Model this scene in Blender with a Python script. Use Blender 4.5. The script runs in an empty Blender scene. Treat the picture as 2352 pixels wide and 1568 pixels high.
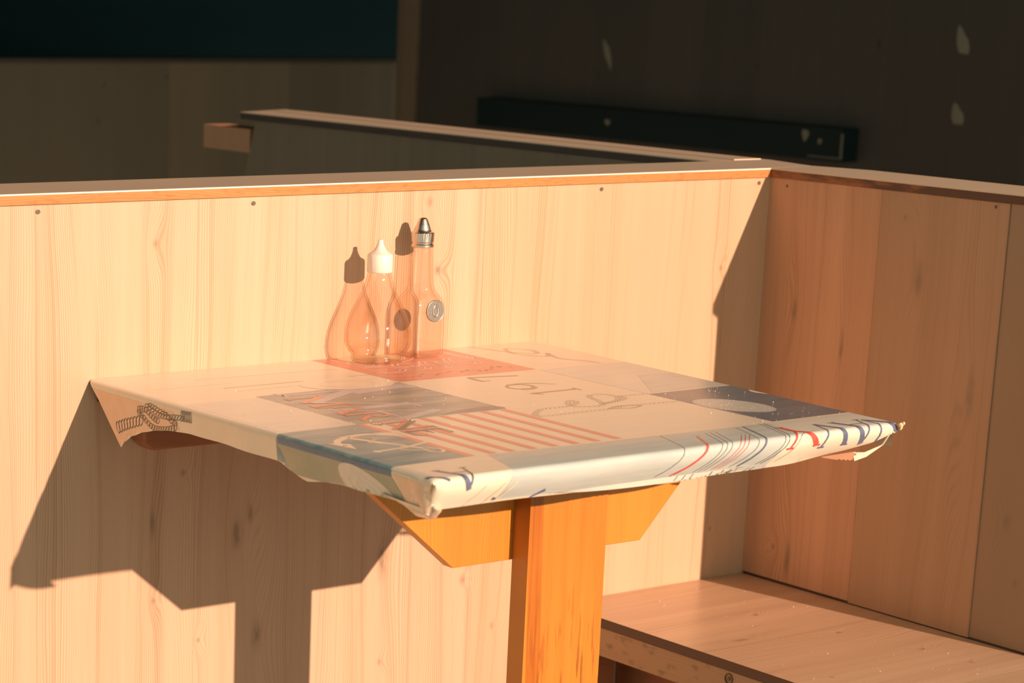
import bpy, bmesh, math, random
from mathutils import Vector, Matrix, geometry
from math import sin, cos, pi, exp, sqrt, atan2
random.seed(7)
scn = bpy.context.scene
COL = scn.collection

# ------------------------------------------------------------------ camera
cd = bpy.data.cameras.new('camera')
cam = bpy.data.objects.new('camera', cd)
COL.objects.link(cam)
RGT, DWN, FWD = (0.8153, -0.5786, 0.0249), (-0.1306, -0.2257, -0.9654), (0.5642, 0.7838, -0.2596)
m = Matrix(((RGT[0], -DWN[0], -FWD[0]), (RGT[1], -DWN[1], -FWD[1]), (RGT[2], -DWN[2], -FWD[2])))
cam.matrix_world = Matrix.Translation((-2.5715, -2.4749, 1.2503)) @ m.to_4x4()
cd.sensor_width = 36.0
cd.lens = 84.628
cd.shift_x, cd.shift_y = 0.19487, 0.27328
cd.clip_start, cd.clip_end = 0.05, 100
cd.dof.use_dof = True
cd.dof.focus_distance = 2.9
cd.dof.aperture_fstop = 8.0
scn.camera = cam

# ------------------------------------------------------------------ light
W = bpy.data.worlds.new('world')
scn.world = W
W.use_nodes = True
bg = W.node_tree.nodes['Background']
bg.inputs['Color'].default_value = (0.96, 1.0, 0.80, 1)
bg.inputs['Strength'].default_value = 0.62
sd = bpy.data.lights.new('sun', 'SUN')
sd.energy = 6.4
sd.angle = math.radians(0.55)
sd.color = (1.0, 0.65, 0.49)
sun = bpy.data.objects.new('sun', sd)
COL.objects.link(sun)
sun.location = (3, -8, 6)
sun.rotation_euler = Vector((-0.157, 1.0, -0.318)).to_track_quat('-Z', 'Y').to_euler()
scn.cycles.transparent_max_bounces = 32
vs = scn.view_settings
vs.view_transform = 'Standard'
vs.look = 'None'
vs.exposure = 0.0
vs.gamma = 1.0
vs.use_curve_mapping = False


# ------------------------------------------------------------------ node helpers
class V:
    def __init__(s, nt, sock): s.nt, s.k = nt, sock
    def _m(s, op, o=None, rev=False):
        n = s.nt.nodes.new('ShaderNodeMath'); n.operation = op
        a, b = (o, s) if rev else (s, o)
        for i, x in enumerate((a, b)):
            if x is None: continue
            if isinstance(x, V): s.nt.links.new(x.k, n.inputs[i])
            else: n.inputs[i].default_value = x
        return V(s.nt, n.outputs[0])
    def __add__(s, o): return s._m('ADD', o)
    __radd__ = __add__
    def __sub__(s, o): return s._m('SUBTRACT', o)
    def __rsub__(s, o): return s._m('SUBTRACT', o, True)
    def __mul__(s, o): return s._m('MULTIPLY', o)
    __rmul__ = __mul__
    def __pow__(s, o): return s._m('POWER', o)
    def f(s, op, o=None): return s._m(op, o)
    def clamp(s):
        n = s.nt.nodes.new('ShaderNodeClamp'); s.nt.links.new(s.k, n.inputs[0]); return V(s.nt, n.outputs[0])


def new_mat(name):
    mt = bpy.data.materials.new(name); mt.use_nodes = True
    nt = mt.node_tree
    b = nt.nodes['Principled BSDF']
    return mt, nt, b


def pos(nt):
    g = nt.nodes.new('ShaderNodeNewGeometry')
    s = nt.nodes.new('ShaderNodeSeparateXYZ'); nt.links.new(g.outputs['Position'], s.inputs[0])
    return [V(nt, s.outputs[i]) for i in range(3)]


def noise(nt, x, y=0.0, z=0.0, detail=2.0, rough=0.5):
    c = nt.nodes.new('ShaderNodeCombineXYZ')
    for i, q in enumerate((x, y, z)):
        if isinstance(q, V): nt.links.new(q.k, c.inputs[i])
        else: c.inputs[i].default_value = q
    n = nt.nodes.new('ShaderNodeTexNoise')
    n.inputs['Scale'].default_value = 1.0
    n.inputs['Detail'].default_value = detail
    n.inputs['Roughness'].default_value = rough
    nt.links.new(c.outputs[0], n.inputs['Vector'])
    return V(nt, n.outputs['Fac'])


def mixc(nt, fac, a, b, mode='MIX'):
    n = nt.nodes.new('ShaderNodeMix'); n.data_type = 'RGBA'; n.blend_type = mode
    if isinstance(fac, V): nt.links.new(fac.k, n.inputs[0])
    else: n.inputs[0].default_value = fac
    for i, c in ((6, a), (7, b)):
        if isinstance(c, tuple): n.inputs[i].default_value = (*c[:3], 1)
        else: nt.links.new(c, n.inputs[i])
    return n.outputs[2]


def bump(nt, b, h, strength=0.2, dist=0.002):
    n = nt.nodes.new('ShaderNodeBump')
    n.inputs['Strength'].default_value = strength
    n.inputs['Distance'].default_value = dist
    nt.links.new(h.k, n.inputs['Height'])
    nt.links.new(n.outputs[0], b.inputs['Normal'])


def wood(name, ui, vi, base, line, core, freq=230, knots=(), plank=None, k_line=.5, k_band=.35, k_fib=.25,
         rough=.45, seedo=0.0, tone=.12, extra=None, warp=9.0, spec=.4, stripe_n=30.0):
    mt, nt, b = new_mat(name)
    P = pos(nt)
    u, v = P[ui] + seedo, P[vi] + 0.0
    ph = u * freq + noise(nt, u * 6, v * 1.1, seedo) * (warp * 3) + noise(nt, u * 22, v * 3.0, 3 + seedo) * (warp * .35)
    fl = None
    if plank:
        w, o = plank
        fl = ((P[ui] - o) * (1.0 / w)).f('FLOOR')
        ph = ph + fl * 7.37
    coremask = None
    for (ku, kv, s, ratio, A) in knots:
        du = (P[ui] - ku) * (1 / s); dv = (P[vi] - kv) * (1 / (s * ratio))
        g = ((du * du + dv * dv) * -1.0).f('EXPONENT')
        ph = ph + g * A
        du2 = (P[ui] - ku) * (1 / (s * .26)); dv2 = (P[vi] - kv) * (1 / (s * .26 * max(1.2, ratio * .55)))
        r2 = du2 * du2 + dv2 * dv2
        g2 = (r2 * -1.0).f('EXPONENT')
        coremask = g2 if coremask is None else coremask.f('MAXIMUM', g2)
    ln = ((ph * (2 * pi)).f('SINE') * .5 + .5) ** 3.0
    amp = (noise(nt, u * stripe_n, v * .5, 9.1) * 3.0 - .9).clamp()
    rl = (noise(nt, ph * .45, 0.0, 4.4, 1.0) * 5.0 - 2.6).clamp()
    ln = (ln * .8 + rl * .6).clamp()
    fib = noise(nt, u * 1100, v * 14, 5.0, 3.0)
    band = (noise(nt, u * 26, v * .7, 2.2, 3.0) * 2.4 - .8).clamp()
    c = mixc(nt, (ln * amp * k_line).clamp(), base, line)
    c = mixc(nt, band * k_band, c, line)
    c = mixc(nt, (fib * 2 - .7).clamp() * k_fib, c, line)
    blotch = noise(nt, u * 3.3, v * 2.0, 7.7)
    c = mixc(nt, (blotch * 2 - .7).clamp() * .22, c, tuple(x * 1.15 for x in base))
    if fl is not None:
        wn = nt.nodes.new('ShaderNodeTexWhiteNoise'); wn.noise_dimensions = '1D'
        nt.links.new((fl + 3.3 + seedo).k, wn.inputs['W'])
        t = V(nt, wn.outputs['Value'])
        c = mixc(nt, t * tone * 2, c, line)
        fr = ((P[ui] - plank[1]) * (1.0 / plank[0])).f('FRACT')
        edge = (fr.f('MINIMUM', 1.0 - fr) * (plank[0] / .0009)).clamp()
        c = mixc(nt, (1.0 - edge) * .35, c, core)
    if coremask is not None:
        c = mixc(nt, (coremask * (noise(nt, u * 130, v * 60, 6.6, 3.0) * 2.2 - .1)).clamp() * .62, c, core)
    if extra: c = extra(nt, P, c)
    nt.links.new(c, b.inputs['Base Color'])
    b.inputs['Roughness'].default_value = rough
    b.inputs['Specular IOR Level'].default_value = spec
    bump(nt, b, ln * amp * -.5 + fib * .5, .12, .0008)
    return mt


LB = (.66, .465, .315); LL = (.40, .235, .125); LD = (.17, .12, .075)
knA = [(-.620, .969, .017, .9, 4), (-1.036, .933, .014, 2.6, 4), (-.603, .881, .018, 1.2, 4.5), (-.087, .859, .012, 1.8, 3),
       (-.073, .475, .010, 1.3, 3), (-.539, .456, .018, .8, 4), (-.483, .383, .013, .7, 3), (-.912, .563, .026, 4.5, 8),
       (-.879, .426, .026, 4.5, 8), (-1.036, .490, .012, 2.0, 3), (-.968, .43, .010, 2.0, 3), (-.994, .649, .012, 1.2, 2),
       (-.678, .359, .012, 1.5, 3), (-1.038, .590, .013, 9, 2.5), (-.892, .586, .016, 5, 4), (-.678, .50, .03, 5, 6)]
def tonesA(nt, P, c):
    a = ((P[0] + .527) * 900).clamp()
    b_ = ((P[0] + .752) * -900).clamp()
    c = mixc(nt, a * .22, c, (.60, .38, .20))
    return mixc(nt, b_ * .10, c, (.50, .40, .27))


def tonesB(nt, P, c):
    a = ((P[1] + .2120) * -900).clamp()
    b_ = ((P[1] + .4290) * -900).clamp()
    c = mixc(nt, a * .42, c, (.34, .245, .15))
    return mixc(nt, b_ * .5, c, (.24, .19, .13))


M_A = wood('pale_pine_laminate', 0, 2, LB, LL, LD, 330, knA, (.2245, -.527), k_line=.85, k_band=.26, tone=.03, extra=tonesA)
knB = [(-.066, .803, .016, 6.0, 5), (-.256, .951, .012, 1.5, 2), (-.288, .872, .026, 6, 9), (-.060, .452, .013, 1.6, 4),
       (-.089, .440, .020, 8, 5), (-.394, .733, .024, 9, 6), (-.472, .570, .022, 3, 5), (-.496, .492, .015, 2.5, 4), (-.16, .76, .012, 12, 2)]
M_B = wood('brown_pine_laminate', 1, 2, (.64, .37, .225), (.36, .19, .10), (.15, .13, .085), 300, knB, (.2149, -.2119), k_line=.8, k_band=.35, seedo=3.0, tone=.0, extra=tonesB)
knS = [(-.191, -.164, .014, 1.6, 3), (-.316, -.132, .013, 2.6, 3), (-.434, -.096, .010, 2, 3), (-.510, -.090, .012, 2, 3), (-.465, -.306, .012, 2, 3), (-.276, -.28, .016, 5, 5)]
M_S = wood('bench_board_laminate', 1, 0, (.70, .48, .31), (.38, .23, .13), (.17, .12, .07), 200, knS, (.1120, -.235), k_line=.8, k_band=.4, seedo=5.0, rough=.33, tone=.08)
M_C = wood('shade_darkened_pine', 1, 2, (.34, .26, .18), (.20, .15, .10), (.07, .05, .04), 200, [(.75, .93, .012, 1.4, 3)], (.215, .25), seedo=2.0, rough=.5)  # pine again, its base darkened to carry the shade behind the corner
M_D = wood('far_partition_laminate', 0, 2, (.42, .36, .25), (.24, .23, .17), (.06, .09, .08), 200,
           [(1.02, .93, .016, 3, 4), (1.00, .83, .016, 5, 4), (1.23, .95, .02, 1, 3)], (.43, .807), seedo=1.0, rough=.6, tone=.4, spec=.2)
M_E = wood('unlit_wall_laminate', 1, 2, (.120, .112, .098), (.085, .082, .074), (.045, .05, .045), 120,
           [(2.0, 1.05, .02, 3, 4), (1.6, 1.12, .02, 4, 4), (2.6, 1.0, .02, 4, 4)], (.21, .1), seedo=6.0, rough=.6, tone=.25, spec=.2)  # same wood, with the lack of light darkened into its base


def worn(nt, P, c):
    n1 = noise(nt, P[0] * 70, P[2] * 260, P[1] * 70, 4.0)
    c = mixc(nt, ((n1 * 4 - 2.1).clamp()) * .55, c, (.30, .085, .022))
    n2 = noise(nt, P[0] * 11, P[2] * 30, P[1] * 11, 3.0)
    return mixc(nt, (n2 * 6 - 3.6).clamp() * .7, c, (.55, .22, .03))


M_EDGE = wood('worn_orange_edge', 2, 0, (.62, .28, .095), (.42, .165, .05), (.2, .09, .04), 330, (), None, k_line=.7, k_band=.5, extra=worn, rough=.4)


def worn_dark(nt, P, c):
    n1 = noise(nt, P[1] * 28, P[2] * 120, P[0] * 30, 4.0)
    t = ((P[1] + .12) * -4.0).clamp()
    return mixc(nt, ((n1 * 4 - 1.7) + t * 1.2).clamp() * .9, c, (.085, .045, .03))


M_EDGE2 = wood('stripped_dark_edge', 2, 1, (.40, .15, .05), (.20, .08, .035), (.1, .05, .03), 330, (), None, k_line=.7, k_band=.5, extra=worn_dark, rough=.5)


def grey_wash(nt, P, c):
    n = noise(nt, P[0] * 7, P[1] * 7, 0, 3.0)
    return mixc(nt, (n * 2 - .6).clamp() * .4, c, (.64, .56, .44))


M_CAP = wood('ledge_top_laminate', 1, 0, (.76, .62, .45), (.62, .48, .33), (.3, .2, .12), 90, (), None, k_line=.2, k_band=.25, extra=grey_wash, rough=.35)


def dashes(nt, P, c):
    n1 = noise(nt, P[0] * 160, P[2] * 11, 1.0, 3.0, .6)
    low = ((.62 - P[2]) * 5.0).clamp()
    msk = ((n1 - .555) * 14).clamp() * (low * .85 + .06)
    c = mixc(nt, msk, c, (.15, .045, .010))
    n4 = noise(nt, P[0] * 75, P[2] * 4.0, 2.0, 3.0)
    c = mixc(nt, (n4 * 3.2 - 1.3).clamp() * .55, c, (.46, .150, .020))
    hx = P[0] + .838 + (P[2] - .6) * .03
    inn = (hx * 500).clamp() * (((hx - .023) * -350) + 0.0).clamp()
    n3 = noise(nt, P[0] * 210, P[2] * 6, 4.0, 3.0)
    return mixc(nt, inn * (n3 * 1.6 - .1).clamp(), c, (.33, .095, .012))


OB = (.62, .245, .035); OL = (.50, .165, .022); OD = (.2, .07, .02)
M_LEG = wood('orange_stained_pine', 0, 2, OB, OL, OD, 190, (), None, k_line=.55, k_band=.6, extra=dashes, rough=.32, seedo=1.5)
M_GUS = wood('orange_stained_brace', 0, 2, (.66, .27, .040), OL, OD, 220, [(-.87, .668, .003, 1.2, 1), (-.84, .648, .003, 1.5, 1), (-.80, .640, .0035, 1.5, 1), (-.765, .70, .003, 1.5, 1)], None, k_line=.6, k_band=.5, rough=.32, seedo=4.5)
M_BROWN = wood('brown_painted_timber', 2, 0, (.40, .17, .08), (.28, .11, .05), (.08, .04, .02), 120, rough=.45)


def scuffs(nt, P, c):
    n = noise(nt, P[1] * 38, P[2] * 70, 2.0, 4.0)
    c = mixc(nt, (n * 7 - 3.9).clamp() * .6, c, (.16, .115, .075))
    n = noise(nt, P[1] * 60, P[2] * 90, 8.0, 4.0)
    return mixc(nt, (n * 9 - 5.6).clamp() * .7, c, (.48, .31, .18))


M_APR = wood('bench_apron_timber', 2, 1, (.50, .33, .19), (.33, .20, .11), (.08, .06, .04), 260, extra=scuffs, rough=.5, seedo=.7)
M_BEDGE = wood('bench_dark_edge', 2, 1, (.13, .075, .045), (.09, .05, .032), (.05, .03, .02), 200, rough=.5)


def plain(name, c, rough=.5, metal=0.0, spec=.5, var=0.0, vs_=(30, 30, 30)):
    mt, nt, b = new_mat(name)
    b.inputs['Base Color'].default_value = (*c, 1)
    b.inputs['Roughness'].default_value = rough
    b.inputs['Metallic'].default_value = metal
    b.inputs['Specular IOR Level'].default_value = spec
    if var:
        P = pos(nt)
        n = noise(nt, P[0] * vs_[0], P[1] * vs_[1], P[2] * vs_[2], 4.0)
        nt.links.new(mixc(nt, (n * 2.4 - .7).clamp() * var, c, tuple(x * .6 for x in c)), b.inputs['Base Color'])
    return mt


M_WHITEEDGE = plain('pale_laminate_lip', (.86, .80, .70), .4)
M_DARK = plain('dark_gap', (.02, .018, .016), .8)
M_SCREW = plain('weathered_screw', (.16, .13, .09), .5, .6)
M_TEAL = plain('dark_teal_interior', (.014, .050, .062), .8, 0, .1, .5, (1.5, 1.5, 8))
M_RAIL = plain('black_green_rail', (.012, .032, .034), .6, 0, .2, .3, (3, 3, 20))
M_DECK = plain('grey_deck', (.32, .24, .17), .7, 0, .3, .5, (3, 40, 3))
M_ROOF = plain('dark_roof', (.05, .055, .055), .8, 0, .2, .3)
M_STEEL = plain('brushed_steel', (.62, .56, .48), .28, 1.0)
M_PEWTER = plain('pewter_emblem', (.45, .42, .37), .38, 1.0, .5, .35, (300, 300, 300))
M_PLAST = plain('white_plastic', (.86, .78, .68), .4)
M_SALT = plain('salt_grain', (.95, .92, .86), .4)
M_TAPE = plain('brown_packing_tape', (.42, .22, .13), .3)
M_TIMB = plain('dark_table_board', (.14, .075, .04), .5, 0, .4, .3)


def glass_mat():
    mt = bpy.data.materials.new('clear_thick_glass'); mt.use_nodes = True
    nt = mt.node_tree
    for n in list(nt.nodes): nt.nodes.remove(n)
    out = nt.nodes.new('ShaderNodeOutputMaterial')
    tr = nt.nodes.new('ShaderNodeBsdfTransparent')
    gl = nt.nodes.new('ShaderNodeBsdfGlossy'); gl.inputs['Roughness'].default_value = .04
    gl.inputs['Color'].default_value = (1, 1, 1, 1)
    lw = nt.nodes.new('ShaderNodeLayerWeight'); lw.inputs['Blend'].default_value = .5
    fc = V(nt, lw.outputs['Facing'])
    nt.links.new(mixc(nt, (fc ** 5.0).clamp(), (.974, .944, .912), (.62, .43, .30)), tr.inputs[0])
    mx = nt.nodes.new('ShaderNodeMixShader')
    f = ((fc ** 4.0) * .45 + .04).clamp()
    nt.links.new(f.k, mx.inputs[0])
    nt.links.new(tr.outputs[0], mx.inputs[1]); nt.links.new(gl.outputs[0], mx.inputs[2])
    nt.links.new(mx.outputs[0], out.inputs[0])
    return mt


M_GLASS = glass_mat()


# ------------------------------------------------------------------ mesh helpers
def link(name, bm, mats, parent=None, smooth=False, bevel=0.0, seg=2):
    me = bpy.data.meshes.new(name)
    if bevel:
        es = [e for e in bm.edges if len(e.link_faces) == 2 and e.calc_face_angle(0) > .6]
        bmesh.ops.bevel(bm, geom=es, offset=bevel, segments=seg, profile=.5, affect='EDGES')
    if parent is not None:
        bmesh.ops.translate(bm, verts=bm.verts, vec=-parent.location)
    bm.normal_update()
    bm.to_mesh(me); bm.free()
    for mt in (mats if isinstance(mats, (list, tuple)) else [mats]): me.materials.append(mt)
    if smooth:
        for p in me.polygons: p.use_smooth = True
    o = bpy.data.objects.new(name, me)
    COL.objects.link(o)
    if parent is not None: o.parent = parent
    return o


def tag(o, label=None, cat=None, group=None, kind=None):
    if label: o['label'] = label
    if cat: o['category'] = cat
    if group: o['group'] = group
    if kind: o['kind'] = kind
    return o


def thing(name, label, cat, loc=(0, 0, 0), group=None):
    o = bpy.data.objects.new(name, None)
    o.empty_display_size = .05
    o.location = loc
    COL.objects.link(o)
    return tag(o, label, cat, group)


def box(bm, a, b, mi=0):
    (x0, y0, z0), (x1, y1, z1) = a, b
    v = [bm.verts.new(p) for p in ((x0, y0, z0), (x1, y0, z0), (x1, y1, z0), (x0, y1, z0), (x0, y0, z1), (x1, y0, z1), (x1, y1, z1), (x0, y1, z1))]
    for f in ((3, 2, 1, 0), (4, 5, 6, 7), (0, 1, 5, 4), (1, 2, 6, 5), (2, 3, 7, 6), (3, 0, 4, 7)):
        bm.faces.new([v[i] for i in f]).material_index = mi
    return v


def prism(bm, pts, axis, lo, hi, mi=0):
    """closed outline pts (2D) extruded along axis; axis 2: (x,y), axis 1: (x,z), axis 0: (y,z)"""
    def mk(p, t):
        return {2: (p[0], p[1], t), 1: (p[0], t, p[1]), 0: (t, p[0], p[1])}[axis]
    a = [bm.verts.new(mk(p, lo)) for p in pts]
    b = [bm.verts.new(mk(p, hi)) for p in pts]
    n = len(pts)
    fs = [bm.faces.new(a), bm.faces.new(b[::-1])] + [bm.faces.new((a[i], b[i], b[(i + 1) % n], a[(i + 1) % n])) for i in range(n)]
    for f in fs: f.material_index = mi
    bmesh.ops.recalc_face_normals(bm, faces=fs)


def lathe(bm, prof, c, n=48, mod=None, mi=0, cap0=True, cap1=True):
    rings = []
    for (r, h) in prof:
        ring = []
        for i in range(n):
            a = 2 * pi * i / n
            rr = mod(r, h, a) if mod else r
            ring.append(bm.verts.new((c[0] + rr * cos(a), c[1] + rr * sin(a), c[2] + h)))
        rings.append(ring)
    for k in range(len(rings) - 1):
        for i in range(n):
            bm.faces.new((rings[k][i], rings[k][(i + 1) % n], rings[k + 1][(i + 1) % n], rings[k + 1][i])).material_index = mi
    if cap0: bm.faces.new(rings[0][::-1]).material_index = mi
    if cap1: bm.faces.new(rings[-1]).material_index = mi


# ------------------------------------------------------------------ the place
bm = bmesh.new(); box(bm, (-4, -3.2, -.04), (6.0, 5.2, 0))
tag(link('floor', bm, M_DECK), kind='structure')
bm = bmesh.new(); box(bm, (-4, -1.2, 2.10), (6.0, 5.2, 2.16))
tag(link('unseen_roof', bm, M_ROOF), kind='structure')  # unseen roof, edge and height set to keep sun off the far walls
bm = bmesh.new(); box(bm, (-4, 4.8, 0), (6.0, 4.88, 2.1))
tag(link('wall_back', bm, M_TEAL), kind='structure')
bm = bmesh.new(); box(bm, (2.0, -.9, 0), (2.08, 3.404, 2.1))
tag(link('wall_right', bm, M_E), kind='structure')
bm = bmesh.new(); box(bm, (1.990, 3.405, 0), (2.09, 3.50, 2.1))
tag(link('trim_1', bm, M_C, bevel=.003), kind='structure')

ZC, ZP = .9852, .9980


def cap_parts(par, poly, lip, mats_edge):
    """cap board with a thin pale laminate sheet on top"""
    bm = bmesh.new(); prism(bm, poly, 2, ZC, ZP - .0018)
    link('cap_board', bm, mats_edge, par)
    bm = bmesh.new(); prism(bm, poly, 2, ZP - .0018, ZP, 0)
    bmesh.ops.recalc_face_normals(bm, faces=bm.faces)
    for f in bm.faces: f.material_index = 0 if f.normal.z > .5 else 1
    o = link('cap_laminate', bm, [M_CAP, lip], par)
    return o


def screw(par, p, axis, r=.0045):
    bm = bmesh.new()
    lathe(bm, [(r, 0), (r, .0003), (r * .7, .0004), (r * .5, .0001), (.0004, .0001)], (0, 0, 0), 16)
    R = Matrix.Rotation(pi / 2, 4, 'X') if axis == 1 else Matrix.Rotation(-pi / 2, 4, 'Y')
    bmesh.ops.transform(bm, verts=bm.verts, matrix=Matrix.Translation(p) @ R @ Matrix.Diagonal((1, .8, 1, 1)))
    o = link('screw', bm, M_SCREW, par)
    return o


# partition behind the table
pa = thing('booth_partition', 'long sunlit pale pine partition behind the table, with orange-edged ledge', 'partition', (-1.2, .045, 0))
bm = bmesh.new(); box(bm, (-2.7, 0, 0), (.09, .09, .9848))
link('panel', bm, M_A, pa)
cap_parts(pa, [(-2.7, -.0035), (-.0035, -.0035), (.094, .012), (.122, .124), (-2.7, .124)], M_WHITEEDGE, M_EDGE)
for p in ((-1.197, -.0001, .9765), (-.896, -.0001, .9765), (-.324, -.0001, .977), (-.022, -.0001, .977)):
    screw(pa, p, 1, .0034)
# partition on the right (bench back)
pb = thing('booth_partition', 'brown pine partition in shade on the right, behind the bench seat', 'partition', (.045, -.35, 0))
bm = bmesh.new()
for i, (y1, y0, zb, dx) in enumerate(((-.0, -.2116, .4035, .0), (-.2124, -.4286, .4015, -.0006), (-.4294, -.560, .4025, .0012))):
    box(bm, (dx, y0, zb), (.088, y1, .9862 if i == 2 else .9848))
link('panel', bm, M_B, pb)
bm = bmesh.new(); box(bm, (.003, -.555, 0), (.085, -.001, .4035))
link('base_panel', bm, M_BEDGE, pb)
cap_parts(pb, [(-.0035, -.600), (.020, -.640), (.12, -.640), (.12, -.08), (.094, .0116), (-.0031, -.0039)], M_CAP, M_EDGE2)
for p in ((-.0001, -.034, .975), (-.0008, -.406, .979)):
    screw(pb, p, 0, .0024)
# partition running away behind
pc = thing('booth_partition', 'shaded pine partition running back from the corner, its far end free', 'partition', (.045, .75, 0))
bm = bmesh.new()
prism(bm, [(.0905, 0), (1.66, 0), (1.318, .988), (.0905, .9848)], 0, .0, .09)
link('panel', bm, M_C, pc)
M_EDGE3 = plain('dark_stained_edge', (.095, .062, .05), .5, 0, .4, .5, (60, 18, 200))
cap_parts(pc, [(.002, .1245), (.120, .1245), (.122, 1.40), (-.018, 1.345)], M_CAP, M_EDGE3)
bm = bmesh.new(); box(bm, (.056, .13, ZP), (.112, 1.34, ZP + .0012))
link('cap_strip', bm, M_CAP, pc)

# timber block at its far end
bm = bmesh.new()
box(bm, (.028, 1.38, .919), (.085, 1.541, .963))
bl = link('timber_block', bm, wood('orange_block', 1, 2, (.75, .40, .22), (.6, .28, .14), (.4, .2, .1), 150, rough=.5), bevel=.0015)
tag(bl, 'small orange timber block sticking out past the far end of the shaded partition', 'block')

# far partition
pd = thing('booth_partition', 'blurred grey-brown partition with pale top rail, furthest back on the left', 'partition', (.7, 3.65, 0))
bm = bmesh.new(); box(bm, (-1.5, 3.6, 0), (2.35, 3.68, .992))
link('panel', bm, M_D, pd)
bm = bmesh.new(); box(bm, (-1.5, 3.575, .9922), (2.35, 3.72, 1.004))
link('cap_rail', bm, plain('grey_green_rail', (.13, .13, .10), .5, 0, .3, .3), pd)

# dark shelf rail on the right wall
sr = thing('wall_rail', 'long dark green-black rail fixed to the shaded brown wall', 'rail', (1.97, 2.35, .84))
bm = bmesh.new(); box(bm, (1.945, 1.64, .838), (1.9995, 3.05, .918))
link('rail_board', bm, M_RAIL, sr, bevel=.006)
bm = bmesh.new(); box(bm, (1.942, 1.638, .848), (1.9445, 1.644, .906)); box(bm, (1.942, 1.638, .845), (1.9445, 1.75, .848))
link('edge_trim', bm, plain('pale_edge_trim', (.20, .21, .18), .5), sr)

# pale spots added on wall and rail, standing in for window-pane specks
def speck(y, z, ry, rz, rot, lab, x0=1.9992):
    bm = bmesh.new()
    bmesh.ops.create_icosphere(bm, subdivisions=2, radius=1)
    for v_ in bm.verts:
        k = 1 + .25 * sin(3 * v_.co.y + 2 * v_.co.z + y * 9)
        v_.co = Vector((v_.co.x * .0012, v_.co.y * ry * k, v_.co.z * rz * k))
    bmesh.ops.transform(bm, verts=bm.verts, matrix=Matrix.Translation((x0, y, z)) @ Matrix.Rotation(rot, 4, 'X'))
    o = link('pane_speck', bm, plain('pane_speck_pale', (.30, .31, .24), .7, 0, .2))
    return tag(o, lab, 'speck')


speck(1.345, 1.135, .016, .034, -.35, 'tall pale stand-in for a window-pane speck, high on the dark wall, upper right corner of the photo')
speck(1.341, .968, .016, .026, -.35, 'pale stand-in for a window-pane speck, low on the dark wall right of the long rail')
speck(2.565, 1.060, .010, .040, -.35, 'thin pale stand-in for a window-pane speck, on the dark wall above the middle of the long rail')

speck(2.49, .882, .010, .008, 0, 'round pale stand-in for a window-pane speck on the long rail, midway along its left half', 1.9445)
speck(1.765, .897, .011, .014, 0, 'larger pale stand-in for a window-pane speck near the right end of the long rail', 1.9445)
speck(1.715, .884, .007, .007, 0, 'smallest pale stand-in for a window-pane speck, closest to the right end of the long rail', 1.9445)

# ------------------------------------------------------------------ bench
be = thing('bench', 'low pine bench seat in the corner, to the right of the table leg', 'bench', (-.18, -.35, 0))
bm = bmesh.new()
box(bm, (-.366, -.72, .3868), (-.0012, -.0012, .400))
bmesh.ops.recalc_face_normals(bm, faces=bm.faces)
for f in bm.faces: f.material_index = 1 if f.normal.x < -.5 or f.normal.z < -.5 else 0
link('seat_board', bm, [M_S, M_BEDGE], be)
bm = bmesh.new(); box(bm, (-.362, -.71, .345), (-.332, -.002, .3848))
link('front_apron', bm, M_APR, be, bevel=.002)
bm = bmesh.new(); box(bm, (-.3485, -.71, .3846), (-.336, -.002, .3869))
link('gap_shade_strip', bm, M_DARK, be)  # near-black strip standing in for shade in the gap under the seat
bm = bmesh.new(); box(bm, (-.245, -.70, 0), (-.225, -.003, .3867))
link('kick_panel', bm, M_BROWN, be)
for y in (-.70, -.04):
    bm = bmesh.new(); box(bm, (-.331, y - .005, 0), (-.291, y + .03, .3867))
    link('leg', bm, M_BROWN, be, bevel=.002)
bm = bmesh.new()
lathe(bm, [(.0075, -.002), (.0075, .0008), (.0058, .0012), (.0052, -.0005), (.003, -.0005), (.0028, .0008), (.0005, .001)], (0, 0, 0), 24)
bmesh.ops.transform(bm, verts=bm.verts, matrix=Matrix.Translation((-.3624, -.340, .3745)) @ Matrix.Rotation(-pi / 2, 4, 'Y'))
tag(link('bolt', bm, M_SCREW, be), 'dark round bolt head')

# ------------------------------------------------------------------ table
TZ = .776
ta = thing('table', 'small square table fixed to the partition on one orange leg', 'table', (-.78, -.46, 0))
XL, YF = -1.130, -.668


def xr(y): return -.4235 + .0525 * y


bm = bmesh.new()
prism(bm, [(XL + .012, -.0015), (XL + .012, YF + .024), (xr(YF) - .040, YF + .024), (xr(0) - .005, -.0015)], 2, .7485, .7742)
link('tabletop', bm, M_TIMB, ta)
bm = bmesh.new(); box(bm, (-.838, -.478, 0), (-.7215, -.4505, .7484))
link('leg', bm, M_LEG, ta, bevel=.0015)
bm = bmesh.new()
prism(bm, [(-1.070, .7483), (-1.075, .742), (-.9235, .615), (-.6410, .615), (-.520, .742), (-.516, .7483)], 1, -.4500, -.4330)
link('brace_board', bm, M_GUS, ta, bevel=.001)
bm = bmesh.new()
prism(bm, [(-1.070, .7483), (-1.070, .698), (-1.058, .688), (-.52, .688), (-.50, .7483)], 1, -.032, -.0012)
link('wall_batten', bm, M_BROWN, ta, bevel=.003)

# ------------------------------------------------------------------ tablecloth (oilcloth with a printed patchwork)
RR = .0065


def lerp_tab(tab, t):
    if t <= tab[0][0]: return tab[0][1]
    for (a, va), (b_, vb) in zip(tab, tab[1:]):
        if t <= b_:
            k = (t - a) / (b_ - a); k = k * .6 + .4 * k * k * (3 - 2 * k)
            return va + (vb - va) * k
    return tab[-1][1]


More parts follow.
